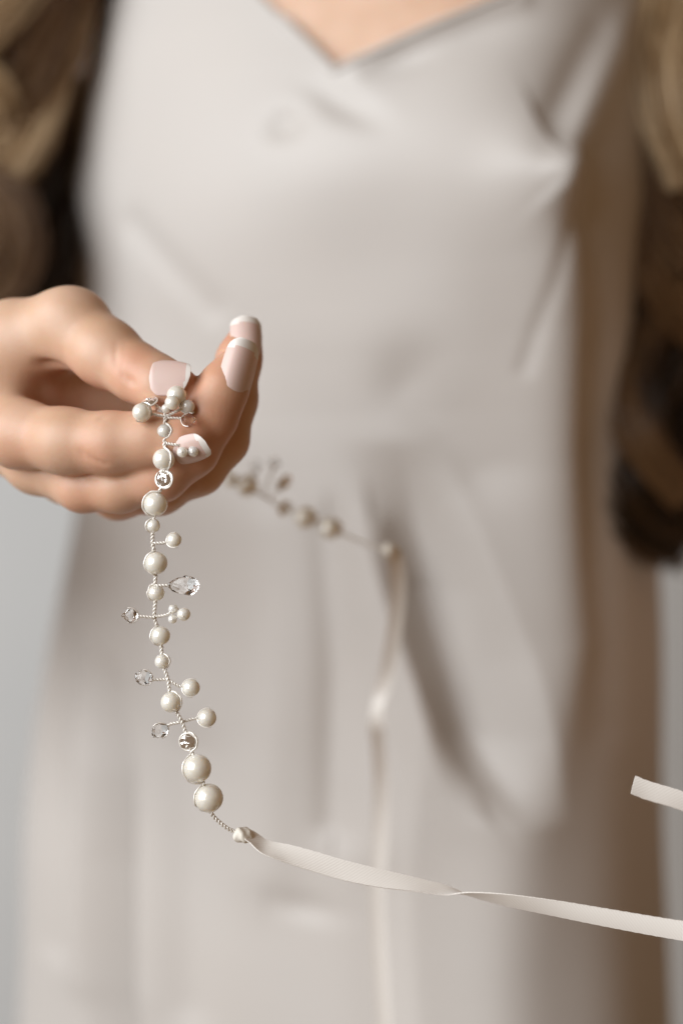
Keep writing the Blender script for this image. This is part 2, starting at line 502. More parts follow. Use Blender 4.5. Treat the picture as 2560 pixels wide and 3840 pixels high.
HV = relax(HV, HF, 3)
HN = vnormals(HV, HF)
def crease(V, N, a, b, depth, w):
    a, b = np.asarray(a), np.asarray(b); d = b - a
    t = np.clip((V - a) @ d / d.dot(d), 0, 1)
    e = np.linalg.norm(V - a - t[:, None] * d, axis=1)
    fade = np.sin(np.pi * np.clip(.12 + .76 * t, 0, 1))
    return -N * (1.2 * depth * fade * np.exp(-(e / w) ** 2))[:, None]
dv = 0
# knuckle wrinkles of thumb and index, palm lines on the middle finger
for x0, y0, x1, y1, dpt in ((470, 1300, 455, 1450, .0005), (497, 1312, 478, 1450, .0008), (520, 1322, 500, 1440, .0008), (545, 1335, 528, 1430, .0006), (440, 1290, 425, 1420, .0003)):
    dv = dv + crease(HV, HN, P(x0, y0, .492), P(x1, y1, .487), dpt, .0011)
for x0, y0, x1, y1, dpt in ((330, 1640, 345, 1745, .0004), (352, 1650, 372, 1752, .0005), (378, 1670, 398, 1760, .0004), (300, 1650, 318, 1740, .0003), (475, 1570, 460, 1680, .0004), (420, 1575, 350, 1560, .0003)):
    dv = dv + crease(HV, HN, P(x0, y0, .484), P(x1, y1, .481), dpt, .0011)
dv = dv + crease(HV, HN, P(150, 1350, .508), P(330, 1445, .505), .0022, .0022)
HV = HV + dv
# coarse rest of the body
lo2 = np.array([-.34, .50, ZC - .32]); hi2 = np.array([.36, .98, ZC + .47]); H2 = .0045
X, Y, Z = grid(lo2, hi2, H2)
PIN_L = P(3260, 3560, .47)               # where her other hand pinches the ribbon
PIN_R = P(690, 1520, .487)
def mirror(p):
    p = np.asarray(p, float); q = p - PIN_R
    q = q * np.array([-1, 1, 1]); return q + PIN_L
x0, x1, bf, bb = sec(Z)
cxa = (x0 + x1) / 2
TH = np.arctan2(Y - CB, X - cxa)
rad_, _ = radius(TH, Z, -.0005 - .0235 * np.clip((P(0, 330, .74)[2] - Z) / .03, 0, 1), False)
tors = np.sqrt((X - cxa) ** 2 + (Y - CB) ** 2) - rad_
W_L = mirror(WRIST); ELB_L = np.array([.285, .74, ZC - .09]); SH_L = np.array([.165, .855, ZC + .300])
b_ = smin(tors, rcone(X, Y, Z, SH_R, ELB_R, .044, .036), .03)
b_ = smin(b_, rcone(X, Y, Z, SH_L, ELB_L, .044, .036), .03)
b_ = smin(b_, rcone(X, Y, Z, ELB_R, WRIST, .036, .0222), .012)
b_ = smin(b_, rcone(X, Y, Z, ELB_L, W_L, .036, .0222), .012)
BV, BF = surface_nets(b_, lo2, H2)
BV = relax(BV, BF, 3)
MV = mirror(HV); MF = HF[:, ::-1]
bm = bmesh.new()
def to_bm(V, F):
    vs = [bm.verts.new(v) for v in V]
    return [bm.faces.new([vs[k] for k in f]) for f in F]
to_bm(BV, BF)
def cut(bm_, c, n, keep_neg, near=None):
    g = [v for v in bm_.verts if near is None or np.linalg.norm(np.array(v.co) - near[0]) < near[1]]
    gs = set(g); ed = [e for e in bm_.edges if e.verts[0] in gs and e.verts[1] in gs]; fc = [f for f in bm_.faces if all(v in gs for v in f.verts)]
    bmesh.ops.bisect_plane(bm_, geom=g + ed + fc, plane_co=c, plane_no=n, dist=1e-7)
    kill = [v for v in bm_.verts if ((np.array(v.co) - c).dot(n) > 1e-6) == keep_neg and abs((np.array(v.co) - c).dot(n)) > 1e-6 and (near is None or np.linalg.norm(np.array(v.co) - near[0]) < near[1])]
    bmesh.ops.delete(bm_, geom=kill, context='VERTS')
for w_, e_, V_, F_ in ((WRIST, ELB_R, HV, HF), (W_L, ELB_L, MV, MF)):
    n_ = (w_ - e_) / np.linalg.norm(w_ - e_)
    hb = (WRIST - ELB_R) / np.linalg.norm(WRIST - ELB_R) * (np.array([1, 1, 1]) if w_ is WRIST else np.array([-1, 1, 1]))
    cut(bm, w_ - n_ * .030, n_, True, (w_, .062))
    hm = bmesh.new(); me_ = bpy.data.meshes.new('tmp'); me_.from_pydata(V_.tolist(), [], F_.tolist()); hm.from_mesh(me_)
    cut(hm, w_ - hb * .012, hb, False)
    hm.to_mesh(me_); hm.free()
    n0 = len(bm.verts); bm.from_mesh(me_); bpy.data.meshes.remove(me_)
    ed = [e for e in bm.edges if e.is_boundary and np.linalg.norm((np.array(e.verts[0].co) - w_)) < .06]
    try: bmesh.ops.bridge_loops(bm, edges=ed)
    except Exception as ex: print('BRIDGE', ex)
bmesh.ops.delete(bm, geom=[v for v in bm.verts if not v.link_faces], context='VERTS')
bmesh.ops.triangulate(bm, faces=[f for f in bm.faces if len(f.verts) > 4])
bmesh.ops.recalc_face_normals(bm, faces=bm.faces[:])
bm.verts.index_update()
allV = np.array([v.co for v in bm.verts]); allF = [[v.index for v in f.verts] for f in bm.faces]
bm.free()
body = mesh_obj('body', allV, allF, M['skin'])
def flush_shade(V):  # reddened tips and joints, plus warm shade between fingers put into the colour
    f = np.zeros(len(V))
    for px, py, D, r, a in ((716, 1640, .486, .012, .75), (700, 1470, .49, .010, .7), (860, 1400, .49, .012, .5), (905, 1270, .508, .012, .6), (370, 1700, .485, .009, .45),
                            (505, 1380, .490, .009, .5), (330, 1520, .51, .014, .9), (80, 1700, .495, .012, .3), (330, 1880, .5, .012, .35), (460, 1920, .51, .010, .4), (800, 1600, .487, .014, .5), (450, 1560, .488, .008, .35), (640, 1800, .487, .02, .35)):
        f = np.maximum(f, a * np.exp(-np.sum((V - P(px, py, D)) ** 2, 1) / r ** 2))
    return f
fl = np.maximum(flush_shade(allV), flush_shade((allV - PIN_L) * np.array([-1, 1, 1]) + PIN_R))
att = body.data.attributes.new('flush_shade', 'FLOAT', 'POINT'); att.data.foreach_set('value', fl.astype(np.float32))
adopt(body)

# ------------------------------------------------------------------ nails
def nail(center, along, normal, length, width, rnd=0.0):
    c = np.asarray(center, float)
    a = np.asarray(along, float); nrm = np.asarray(normal, float)
    nrm /= np.linalg.norm(nrm); a = a - nrm * a.dot(nrm); a /= np.linalg.norm(a); sd = np.cross(a, nrm)
    nu, nv = 17, 26
    u = np.linspace(-1, 1, nu); v = np.linspace(0, 1, nv) ** 1.35
    U, Vv = np.meshgrid(u, v)
    # outline: rounded cuticle, softly squared free edge
    wprof = np.where(Vv < .34, np.clip(1 - ((.34 - Vv) / .34) ** 2.8, 1e-4, 1) ** .45, 1.0)
    wprof = wprof * np.where(Vv > .72, np.clip(1 - .75 * ((Vv - .72) / .28) ** 4, 0, 1) ** .5, 1.0)
    wprof = wprof * (1 - rnd * np.clip((Vv - .5) / .5, 0, 1) ** 2)
    L = (Vv - .5) * length
    pos = c + L[..., None] * a + (U * wprof * width / 2)[..., None] * sd
    start = pos + nrm * .012
    t = np.zeros(U.shape)
    for _ in range(30):
        q = start - nrm * t[..., None]
        d = hand_sdf(q[..., 0], q[..., 1], q[..., 2])
        t += np.clip(d, -.002, .004) * .8
    # smooth plate fitted to the finger
    ht = .012 - t
    wgt = ((np.abs(U) < .85) & (Vv < .85) & (Vv > .05)).ravel()
    Um = (U * wprof).ravel(); Vm = Vv.ravel()
    A_ = np.stack([np.ones_like(Um), Um, Um ** 2, Vm, Vm ** 2], 1)
    co = np.linalg.lstsq(A_[wgt], ht.ravel()[wgt], rcond=None)[0]
    co[2] = min(max(co[2], -width * .30), -width * .16); co[4] = min(max(co[4], -length * .10), 0)
    fit = (A_ @ co); fit = fit + np.quantile((ht.ravel() - fit)[wgt], .82)
    hh = fit.reshape(U.shape) + .00025 - .0009 * np.abs(U) ** 5 * np.clip((1 - Vv) / .15, 0, 1) - .0007 * np.clip(1 - Vv / .12, 0, 1)
    top = pos + nrm * hh[..., None]
    bot = top - nrm * .0004
    V = np.vstack([top.reshape(-1, 3), bot.reshape(-1, 3)])
    n = nu * nv; F = []; tip = []
    for r in range(nv - 1):
        for s_ in range(nu - 1):
            p = r * nu + s_
            q = [p, p + 1, p + nu + 1, p + nu]
            F.append(q); F.append([n + k for k in q[::-1]])
    for r in range(nv - 1):
        for s_, k in ((0, 0), (nu - 1, 1)):
            p = r * nu + s_; q = [p, p + nu, n + p + nu, n + p]; F.append(q if k else q[::-1])
    for s_ in range(nu - 1):
        for r in (0, nv - 1):
            p = r * nu + s_; q = [p, p + 1, n + p + 1, n + p]; F.append(q if r else q[::-1])
    # the white free edge is a piece of its own
    def row(k): k = k % n; return k // nu, k % nu
    body_f, tip_f = [], []
    for f in F:
        rr = np.mean([row(k)[0] for k in f]) / (nv - 1); uu = np.mean([abs(row(k)[1] / (nu - 1) * 2 - 1) for k in f])
        (tip_f if rr > (.93 if rnd > .4 else .88) - .06 * uu ** 2 else body_f).append(f)
    return V, body_f, tip_f
def add_nail(*a):
    V, b, t = nail(*a)
    o = adopt(mesh_obj('fingernail', V, b, M['nail'], sharp=50), body)
    o2 = adopt(mesh_obj('nail_tip', V, t, M['nail_tip'], sharp=50), o)
    V2 = mirror(V); fl_ = lambda fs: [f[::-1] for f in fs]
    o = adopt(mesh_obj('fingernail', V2, fl_(b), M['nail']), body)
    o2 = adopt(mesh_obj('nail_tip', V2, fl_(t), M['nail_tip']), o)
add_nail(P(640, 1436, .488), P(740, 1456, .489) - P(560, 1415, .488), (-.06, -.55, .83), .0132, .0104, .45)        # thumb
add_nail(P(896, 1382, .488), P(925, 1295, .4885) - P(870, 1480, .488), (.27, -.94, .15), .0176, .0112, .12)         # middle
add_nail(P(930, 1264, .505), P(938, 1200, .5055) - P(918, 1330, .505), (.40, -.85, .30), .0140, .0104)          # ring
add_nail(P(712, 1668, .482), P(775, 1630, .483) - P(655, 1705, .482), (.10, -.84, -.52), .0120, .0100, .25)         # index

# ------------------------------------------------------------------ hair
def hair_material():
    m = mat('hair', (.1, .06, .03), .36)
    n, l, b = nodes(m)
    at = n.new('ShaderNodeAttribute'); at.attribute_name = 'tone'
    rp = n.new('ShaderNodeValToRGB'); e = rp.color_ramp.elements
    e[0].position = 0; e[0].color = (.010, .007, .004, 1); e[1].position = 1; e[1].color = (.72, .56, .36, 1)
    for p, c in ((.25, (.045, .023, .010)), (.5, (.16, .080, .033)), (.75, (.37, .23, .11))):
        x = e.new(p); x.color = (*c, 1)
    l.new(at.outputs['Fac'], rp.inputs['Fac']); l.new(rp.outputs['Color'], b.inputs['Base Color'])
    return m
M['hair'] = hair_material()
def hair_lock(name, ctrl, rad, n, c0, c1, seed, strand=.00036):
    r = np.random.default_rng(seed)
    pts = catmull([P(*c) for c in ctrl], 14); pts, s = resample(pts, .006)
    t, nn, bb_ = frames(pts)
    u = s / s[-1]
    prof = rad * 1.45 * (.8 + .2 * np.sin(np.pi * u))
    B = Bag(); tone = []
    yv = np.array([0, 1., 0]); side = np.cross(t, yv); side /= np.linalg.norm(side, axis=1)[:, None]; dep = np.cross(side, t)
    n = int(n * 1.5)
    for k in range(n):
        a = r.uniform(0, 2 * np.pi); q = math.sqrt(r.uniform(0, 1))
        ph = r.uniform(0, 6.28); tw = r.normal(0, .25)
        ca = q * np.cos(a + tw * u * 2); sa = q * np.sin(a + tw * u * 2)
        off = (prof * ca)[:, None] * side + (.5 * prof * sa)[:, None] * dep
        amp = r.uniform(.001, .003)
        off = off + (amp * np.sin(u * 8 + ph))[:, None] * side + (amp * np.cos(u * 6 + ph))[:, None] * dep
        V, F = tube(pts + off, strand * r.uniform(.6, 1.5) * (1 - .4 * u), 4)
        B.add(V, F); tone.append(np.full(len(V), np.clip(c0 + (c1 - c0) * (.25 * r.uniform() + .75 * (.5 + .5 * math.sin(6.5 * q * math.cos(a) + seed))) + r.normal(0, .04), 0, 1)))
    o = B.build('hair_lock', M['hair'])
    at = o.data.attributes.new('tone', 'FLOAT', 'POINT'); at.data.foreach_set('value', np.concatenate(tone).astype(np.float32))
    return adopt(o)
DK, BR, TN, BL = .06, .36, .68, 1.0  # the dark end also carries shade among the locks, put into the tone
LEFT = [
    ([(450, -500, 0.805), (320, -150, 0.795), (220, 100, 0.79), (70, 330, 0.79), (-170, 470, 0.805)], .012, 150, DK, BR),
    ([(390, -500, 0.795), (220, -200, 0.78), (90, 60, 0.775), (-50, 200, 0.775), (-230, 300, 0.785)], .014, 170, BR, TN),
    ([(220, -500, 0.785), (70, -150, 0.77), (-90, 90, 0.765), (-150, 240, 0.76), (-50, 360, 0.765), (-10, 460, 0.775)], .012, 150, TN, BL),
    ([(310, -400, 0.79), (220, 60, 0.78), (100, 330, 0.775), (-30, 440, 0.775), (-230, 540, 0.785)], .011, 140, BR, TN),
    ([(190, 200, 0.785), (150, 380, 0.78), (60, 560, 0.775), (-90, 690, 0.775), (-250, 760, 0.785)], .009, 120, TN, BL),
    ([(210, 260, 0.795), (120, 470, 0.79), (-10, 600, 0.785), (-230, 680, 0.795)], .011, 130, BR, TN),
    ([(220, 300, 0.81), (180, 520, 0.805), (80, 760, 0.795), (-70, 880, 0.79), (-230, 900, 0.795)], .011, 130, DK, BR),
    ([(-150, 640, 0.775), (-20, 760, 0.77), (30, 900, 0.77), (0, 1040, 0.775), (-100, 1130, 0.785)], .012, 130, BR, TN),
    ([(120, 700, 0.815), (190, 850, 0.805), (170, 980, 0.8), (60, 1060, 0.8), (-60, 1100, 0.815)], .012, 120, DK, BR),
    ([(390, -400, 0.835), (310, 200, 0.835), (260, 700, 0.835), (210, 1050, 0.835), (70, 1220, 0.845)], .026, 330, 0.0, .15),  # back hair from here on: deep shade put into its near-black tone
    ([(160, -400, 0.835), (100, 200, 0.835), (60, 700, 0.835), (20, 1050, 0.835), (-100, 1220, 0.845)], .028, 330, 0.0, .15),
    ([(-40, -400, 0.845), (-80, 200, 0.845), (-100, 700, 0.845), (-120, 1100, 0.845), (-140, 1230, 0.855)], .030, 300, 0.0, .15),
]
RIGHT = [
    ([(2400, -500, .77), (2440, -150, .76), (2445, 150, .755), (2400, 420, .755), (2420, 620, .755)], .009, 120, DK, BR),
    ([(2500, -500, .75), (2540, -100, .74), (2490, 180, .73), (2510, 420, .725), (2600, 680, .73)], .011, 170, TN, BL),
    ([(2600, -500, .76), (2640, -100, .75), (2600, 100, .745), (2560, 340, .74), (2600, 560, .74), (2700, 700, .75)], .013, 170, TN, BL),
    ([(2430, -300, .755), (2450, 250, .745), (2450, 560, .74), (2490, 800, .74), (2600, 1000, .74)], .007, 110, BR, TN),
    ([(2440, 150, .75), (2410, 600, .745), (2400, 880, .74), (2460, 1090, .74), (2600, 1260, .745)], .006, 90, BR, TN),
    ([(2520, 500, .76), (2470, 820, .755), (2500, 1050, .755), (2640, 1240, .76)], .012, 130, BR, BR),
    ([(2620, 700, 0.76), (2435, 1080, 0.75), (2355, 1350, 0.745), (2395, 1600, 0.74), (2535, 1860, 0.75)], .011, 150, DK, BR),
    ([(2600, 1000, 0.75), (2395, 1300, 0.745), (2345, 1520, 0.735), (2425, 1680, 0.73), (2575, 1860, 0.735)], .007, 110, BR, .62),
    ([(2455, 1100, 0.755), (2325, 1400, 0.745), (2255, 1680, 0.74), (2325, 1880, 0.735), (2435, 1990, 0.74), (2575, 2040, 0.75)], .011, 160, DK, BR),
    ([(2555, 1150, 0.76), (2435, 1400, 0.755), (2395, 1600, 0.75), (2475, 1800, 0.745), (2615, 1950, 0.75)], .012, 160, DK, .34),
    ([(2620, 850, 0.78), (2455, 1150, 0.775), (2375, 1500, 0.77), (2375, 1750, 0.77), (2515, 1960, 0.78)], .024, 330, 0.0, .15),  # inner curls, their shade put into the near-black tone
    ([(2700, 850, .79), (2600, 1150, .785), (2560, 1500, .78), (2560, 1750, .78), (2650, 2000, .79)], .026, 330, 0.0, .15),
    ([(2560, -400, .80), (2540, 200, .80), (2520, 700, .80), (2540, 1000, .80), (2600, 1250, .81)], .026, 300, DK, BR),
]
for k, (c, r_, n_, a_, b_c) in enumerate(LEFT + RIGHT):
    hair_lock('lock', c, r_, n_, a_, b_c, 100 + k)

# ------------------------------------------------------------------ hair vine
vine = empty('hair_vine', tuple(P(786, 2994, FOC)))
tag(vine, 'silver wire hair vine with pearls, clear crystals and white ribbon ties', 'hair vine')
VINV = Matrix.Translation(-vine.location)
def vadopt(o, par=None):
    o.parent = par or vine; o.matrix_parent_inverse = VINV if par is None else Matrix.Identity(4)
    return o
def lathe_mesh(profile, sides, axis, center, scale, jitter=0, seed=0, twist=0):
    """profile: (radius, height) list from bottom to top along axis"""
    ax = np.asarray(axis, float); ax /= np.linalg.norm(ax)
    ref = np.array([0, -1., .2]); n = ref - ax * ref.dot(ax); n /= np.linalg.norm(n); b = np.cross(ax, n)
    V = []; F = []
    for q, (r, h) in enumerate(profile):
        for k in range(sides):
            a = 2 * np.pi * (k + (q % 2) * twist) / sides
            V.append(np.asarray(center) + scale * (ax * h + r * (np.cos(a) * n + np.sin(a) * b)))
    for q in range(len(profile) - 1):
        for k in range(sides):
            k2 = (k + 1) % sides
            if twist and q % 2 == 0:
                F += [[q * sides + k, q * sides + k2, (q + 1) * sides + k], [q * sides + k2, (q + 1) * sides + k2, (q + 1) * sides + k]]
            elif twist:
                F += [[q * sides + k, q * sides + k2, (q + 1) * sides + k2], [q * sides + k, (q + 1) * sides + k2, (q + 1) * sides + k]]
            else:
                F.append([q * sides + k, q * sides + k2, (q + 1) * sides + k2, (q + 1) * sides + k])
    F.append(list(range(sides))[::-1]); F.append([(len(profile) - 1) * sides + k for k in range(sides)])
    return np.array(V), F
def pearl(c, r, axis, parent=None, seed=0):
    rr = np.random.default_rng(seed + 7)
    a0 = .15
    prof = [(.08, -.90), (.11, -.975)] + [(math.cos(t), math.sin(t)) for t in np.linspace(-math.pi / 2 + a0, math.pi / 2 - a0, 24)] + [(.11, .975), (.08, .90)]
    V, F = lathe_mesh(prof, 40, axis, (0, 0, 0), r)
    # slightly uneven, like glass pearls
    d = V / r
    V = V * (1 + .012 * np.sin(d @ rr.normal(0, 1.6, 3) + rr.uniform(0, 6)))[:, None]
    o = mesh_obj('pearl', V, F, M['pearl'])
    o.location = Vector(c)
    return vadopt(o, parent)
def crystal(c, axis, length, width, kind, parent=None):
    if kind == 'drop':
        prof = [(.10, -.5), (.26, -.36), (.40, -.16), (.47, .06), (.46, .18), (.36, .36), (.20, .47), (.06, .5)]
        prof = [(r * width / length, h) for r, h in prof]; sides, tw = 14, 0
    elif kind == 'bicone':
        prof = [(.10, -.5), (.30, -.28), (.5, -.03), (.5, .03), (.30, .28), (.10, .5)]
        prof = [(r * width / length, h) for r, h in prof]; sides, tw = 8, .5
    else:
        prof = [(.12, -.5), (.34, -.36), (.48, -.12), (.48, .12), (.36, .34), (.12, .5)]
        prof = [(r * width / length, h) for r, h in prof]; sides, tw = 9, .5
    V, F = lathe_mesh(prof, sides, axis, (0, 0, 0), length, twist=tw)
    jr = np.random.default_rng(int(abs(c[2]) * 1e5) % 9973)
    V = V + jr.normal(0, .022 * width, V.shape)
    o = mesh_obj('crystal', V, F, M['crystal'], None, False)
    o.location = Vector(c)
    return vadopt(o, parent)
def rhinestone(c, facing, r, spin=0, parent=None):
    f = np.asarray(facing, float); f /= np.linalg.norm(f)
    prof = [(.12, -.62), (.55, -.36), (.96, -.05), (.98, .02), (.84, .20), (.60, .36), (.30, .43), (.06, .45)]
    V, F = lathe_mesh(prof, 8, f, (0, 0, 0), r, twist=.5)
    jr = np.random.default_rng(int(abs(c[2]) * 1e5) % 9973)
    V = V + jr.normal(0, .055 * r, V.shape)
    o = mesh_obj('rhinestone', V, F, M['foil'], None, False)
    o.location = Vector(c); vadopt(o, parent)
    # thin metal rim holding the stone
    ref = np.array([0, 0, 1.]); n = ref - f * ref.dot(f); n /= np.linalg.norm(n); b = np.cross(f, n)
    ring = [r * 1.0 * (math.cos(a) * n + math.sin(a) * b) for a in np.linspace(0, 2 * np.pi, 33)]
    B = Bag(); B.tube(np.array(ring), .00028, 6)
    s = B.build('setting', M['wire']); s.parent = o
    return o

def P2(x, y, dd=0): return P(x, y, FOC + dd)
PXM = Wd(FOC) / 2560            # metres per pixel at the vine
# stem: (x, y, depth offset, kind, radius px, side of the wrap)
STEM = [
    (640, 1508, .010, None, 0, 0), (622, 1540, .005, None, 0, 0), (620, 1565, .0, None, 0, 0),
    (616, 1617, -.001, 'p', 27, 20), (617, 1660, -.002, None, 0, 0), (614, 1723, -.002, 'p', 41, 30), (613, 1796, -.002, 'r', 33, 10),
    (583, 1890, -.001, 'p', 45, 150), (575, 1972, 0, 'p', 26, 200), (572, 2038, .0005, None, 0, 0), (586, 2112, .001, 'p', 43, 180),
    (581, 2192, .001, None, 0, 0), (586, 2224, .001, 'p', 31, 170), (579, 2315, .001, None, 0, 0), (602, 2384, .001, 'p', 36, 190),
    (608, 2481, .001, 'p', 28, 0), (630, 2551, .0, None, 0, 0), (642, 2634, -.001, 'p', 39, 10), (682, 2708, -.001, None, 0, 0),
    (705, 2783, -.0015, 'r', 34, 0), (740, 2882, -.002, 'p', 53, 180), (784, 2994, -.001, 'p', 54, 170), (793, 3052, .001, None, 0, 0),
    (845, 3102, .002, None, 0, 0), (880, 3120, .003, None, 0, 0), (912, 3136, .003, None, 0, 0)]
def twisted(path, beads, r_w=.00031, pitch=.0023, name='stem_wire', parent=None, gap=.00036):
    """two wires twisted along path; at a bead one runs through it and the other round it"""
    pts, s = resample(path, .00022)
    t, n, b = frames(pts)
    mag1 = np.full(len(s), gap); mag2 = np.full(len(s), gap)
    ang = 2 * np.pi * s / pitch
    d1 = np.cos(ang)[:, None] * n + np.sin(ang)[:, None] * b
    d2 = -d1
    off1 = d1 * mag1[:, None]; off2 = d2 * mag2[:, None]
    for (c, r, side) in beads:
        k = int(np.argmin(np.linalg.norm(pts - c, axis=1)))
        x = (s - s[k]) / (r * 1.06)
        inside = np.abs(x) < 1
        w = np.sqrt(np.clip(1 - x * x, 0, 1))
        a = math.radians(side)
        sd = np.array([math.cos(a), -.35 if abs(side) != 30 else -.9, math.sin(a)])
        sd = sd - t * (t @ sd)[:, None]; sd /= np.linalg.norm(sd, axis=1)[:, None]
        o1 = sd * ((r * 1.0 + r_w) * w)[:, None]
        off1 = np.where(inside[:, None], o1 + off1 * (1 - w)[:, None], off1)
        off2 = np.where(inside[:, None], off2 * (1 - w)[:, None], off2)
    B = Bag(); B.tube(pts + off1, r_w, 6); B.tube(pts + off2, r_w, 6)
    o = B.build(name, M['wire'])
    return vadopt(o, parent)
sp = [P2(x, y, d) for x, y, d, *_ in STEM]
path = catmull(sp, 14)
beads = []
for k, (x, y, d, kind, r, side) in enumerate(STEM):
    if kind is None: continue
    ax = sp[min(k + 1, len(sp) - 1)] - sp[k - 1]
    if kind == 'p': pearl(sp[k], r * PXM, ax, None, k)
    elif k < 10: rhinestone(sp[k], (-.36, -.95, .08), r * PXM)
    else: rhinestone(sp[k], (-.22, -1, -.15), r * PXM)
    beads.append((sp[k], r * PXM, side))
twisted(path, beads, name='stem_wire')

def branch(root, end, item, wire_end=None):
    """a twisted side wire with its bead(s) as sub-parts"""
    root = np.asarray(root); pts = [root] + [np.asarray(e) for e in end]
    pth = catmull(pts, 10)
    o = twisted(pth, [], r_w=.00025, pitch=.0019, name='branch_wire', gap=.00028)
    ax = pts[-1] - pts[-2]
    for it in item:
        c = it[1]
        if it[0] == 'p':
            q = pearl(c, it[2], np.cross(ax, (0, 1, .1)) if len(it) < 4 else it[3], o, int(it[2] * 1e6) % 97)
        elif it[0] == 'r': q = rhinestone(c, it[3], it[2], 0, o)
        else: q = crystal(c, it[4], it[2], it[3], it[0], o)
        q.matrix_parent_inverse = VINV
        q.matrix_parent_inverse = o.matrix_world.inverted() if False else Matrix.Translation((0, 0, 0))
    return o
def loop(c, r, frm, parent, w=.00021, tilt=.4):
    """thin wire hugging a bead from the end of its branch"""
    c = np.asarray(c); f = np.asarray(frm) - c; f /= np.linalg.norm(f)
    s = np.cross(f, (0, 1, 0)); s /= np.linalg.norm(s); s = s + np.array([0, -tilt, 0]); s = s - f * s.dot(f); s /= np.linalg.norm(s)
    pts = [c + (r + w) * (math.cos(a) * f + math.sin(a) * s) for a in np.linspace(-1.9, 1.9, 30)]
    B = Bag(); B.tube(np.array(pts), w, 6)
    o = B.build('wire_loop', M['wire']); o.parent = parent
    return o
mm = PXM
# branches of the hanging part
def pearl_branch(root, mid, c, r, tilt=.4):
    c = P2(*c); root = P2(*root)
    f = (P2(*mid) if mid is not None else root) - c; f /= np.linalg.norm(f)
    e = c + f * (r * mm + .0003)
    o = branch(root, ([P2(*mid)] if mid is not None else []) + [e], [('p', c, r * mm)])
    loop(c, r * mm, e, o, tilt=tilt); return o
pearl_branch((572, 2038), (612, 2036), (653, 2025), 28)
pearl_branch((636, 2553), (668, 2572), (717, 2580), 33)
pearl_branch((682, 2708), (725, 2696), (777, 2692), 35)
pearl_branch((620, 1562), None, (531, 1546, -.003), 35)
pearl_branch((622, 1560), (660, 1543, -.001), (703, 1526, .001), 28)
def crystal_branch(root, mid, c, length, width, kind, ax=None):
    c = P2(*c); root = P2(*root); m_ = P2(*mid)
    f = m_ - c; f /= np.linalg.norm(f)
    e = c + f * (length * mm * .5)
    o = branch(root, [m_, e] if np.linalg.norm(m_ - e) > .0012 else [e], [(kind, c, length * mm, width * mm, -f if ax is None else ax)])
    if kind != 'drop': loop(c, width * mm * .5, e, o, .00018)
    return o
crystal_branch((580, 2197), (614, 2196), (689, 2196), 112, 80, 'drop')
crystal_branch((579, 2316), (530, 2312), (488, 2308), 62, 58, 'bicone')
crystal_branch((630, 2549), (580, 2552), (540, 2541), 64, 62, 'round')
crystal_branch((682, 2708), (640, 2716), (600, 2741), 64, 60, 'round')
crystal_branch((622, 1566), (668, 1567), (706, 1573, -.001), 56, 52, 'bicone')
# tiny pearl clusters
def cluster(root, mid, items):
    root, m_ = P2(*root), P2(*mid)
    cs = [(P2(x, y, d), r * mm) for x, y, d, r in items]
    o = branch(root, [m_, cs[0][0]], [('p', c, r, (rng.normal(), rng.normal(), rng.normal())) for c, r in cs])
    B = Bag(); B.tube(catmull([cs[0][0], cs[1][0] + np.array([0, -cs[1][1] - .0001, 0]), (cs[1][0] + cs[2][0]) / 2, cs[2][0] + np.array([0, -cs[2][1] - .0001, -.0004]), cs[0][0] + np.array([.0012, .002, 0])], 10), .00018, 6)
    q = B.build('wire_loop', M['wire']); q.parent = o
    return o
cluster((617, 1660, -.002), (660, 1668, -.003), [(690, 1668, -.001, 17), (683, 1695, -.004, 20.5), (724, 1692, -.003, 20.5)])
cluster((579, 2314, .001), (630, 2304), [(649, 2284, .001, 18), (647, 2322, -.001, 17), (689, 2304, -.001, 25)])
# the bunch above, between thumb and index
o = branch(P2(622, 1545, .004), [P2(585, 1520, .004)], [('r', P2(560, 1508, .004), 32 * mm, (-.3, -.55, .8))])
o = branch(P2(622, 1540, .005), [P2(612, 1545, .003)], [('p', P2(606, 1550, .006), 21 * mm), ('p', P2(622, 1532, -.001), 17 * mm)])
o = branch(P2(628, 1530, .006), [P2(640, 1512, .002)], [('p', P2(645, 1510, -.003), 27 * mm)])
o = branch(P2(640, 1508, .010), [P2(655, 1490, .004)], [('p', P2(662, 1482, .0005), 37 * mm)])
# the part behind the hand
REAR = [(640, 1508, .490), (690, 1505, .4965), (760, 1545, .512), (790, 1600, .522), (790, 1690, .555), (850, 1770, .588), (925, 1822, .600), (985, 1860, .602), (1065, 1908, .604), (1142, 1942, .606), (1238, 1982, .607),
        (1330, 2022, .608), (1400, 2048, .608), (1455, 2062, .608)]
rp_ = [P(*q) for q in REAR]
rb = []
for k, r, kind in ((6, 4.0, 'p'), (8, 2.7, 'r'), (9, 4.1, 'p'), (10, 4.1, 'p')):
    if kind == 'p': pearl(rp_[k], r * S, rp_[k + 1] - rp_[k - 1], None, k)
    else: rhinestone(rp_[k], (.55, -.7, -.35), r * S)
    rb.append((rp_[k], r * S, 90))
twisted(catmull(rp_, 14), rb, name='stem_wire')
def rear_branch(a, b, it):
    A, B_ = P(*a), P(*b)
    return branch(A, [B_], [it(B_)])
rear_branch((1010, 1872, .602), (1065, 1810, .601), lambda c: ('r', c, .0032, (.6, -.6, -.5)))
rear_branch((950, 1840, .601), (955, 1748, .600), lambda c: ('round', c, .0052, .0050, (0.2, 0, 1.)))
rear_branch((900, 1800, .601), (868, 1800, .601), lambda c: ('p', c, .0027))
rear_branch((985, 1860, .602), (1030, 1735, .601), lambda c: ('bicone', c, .005, .0046, (0.3, 0, 1.)))

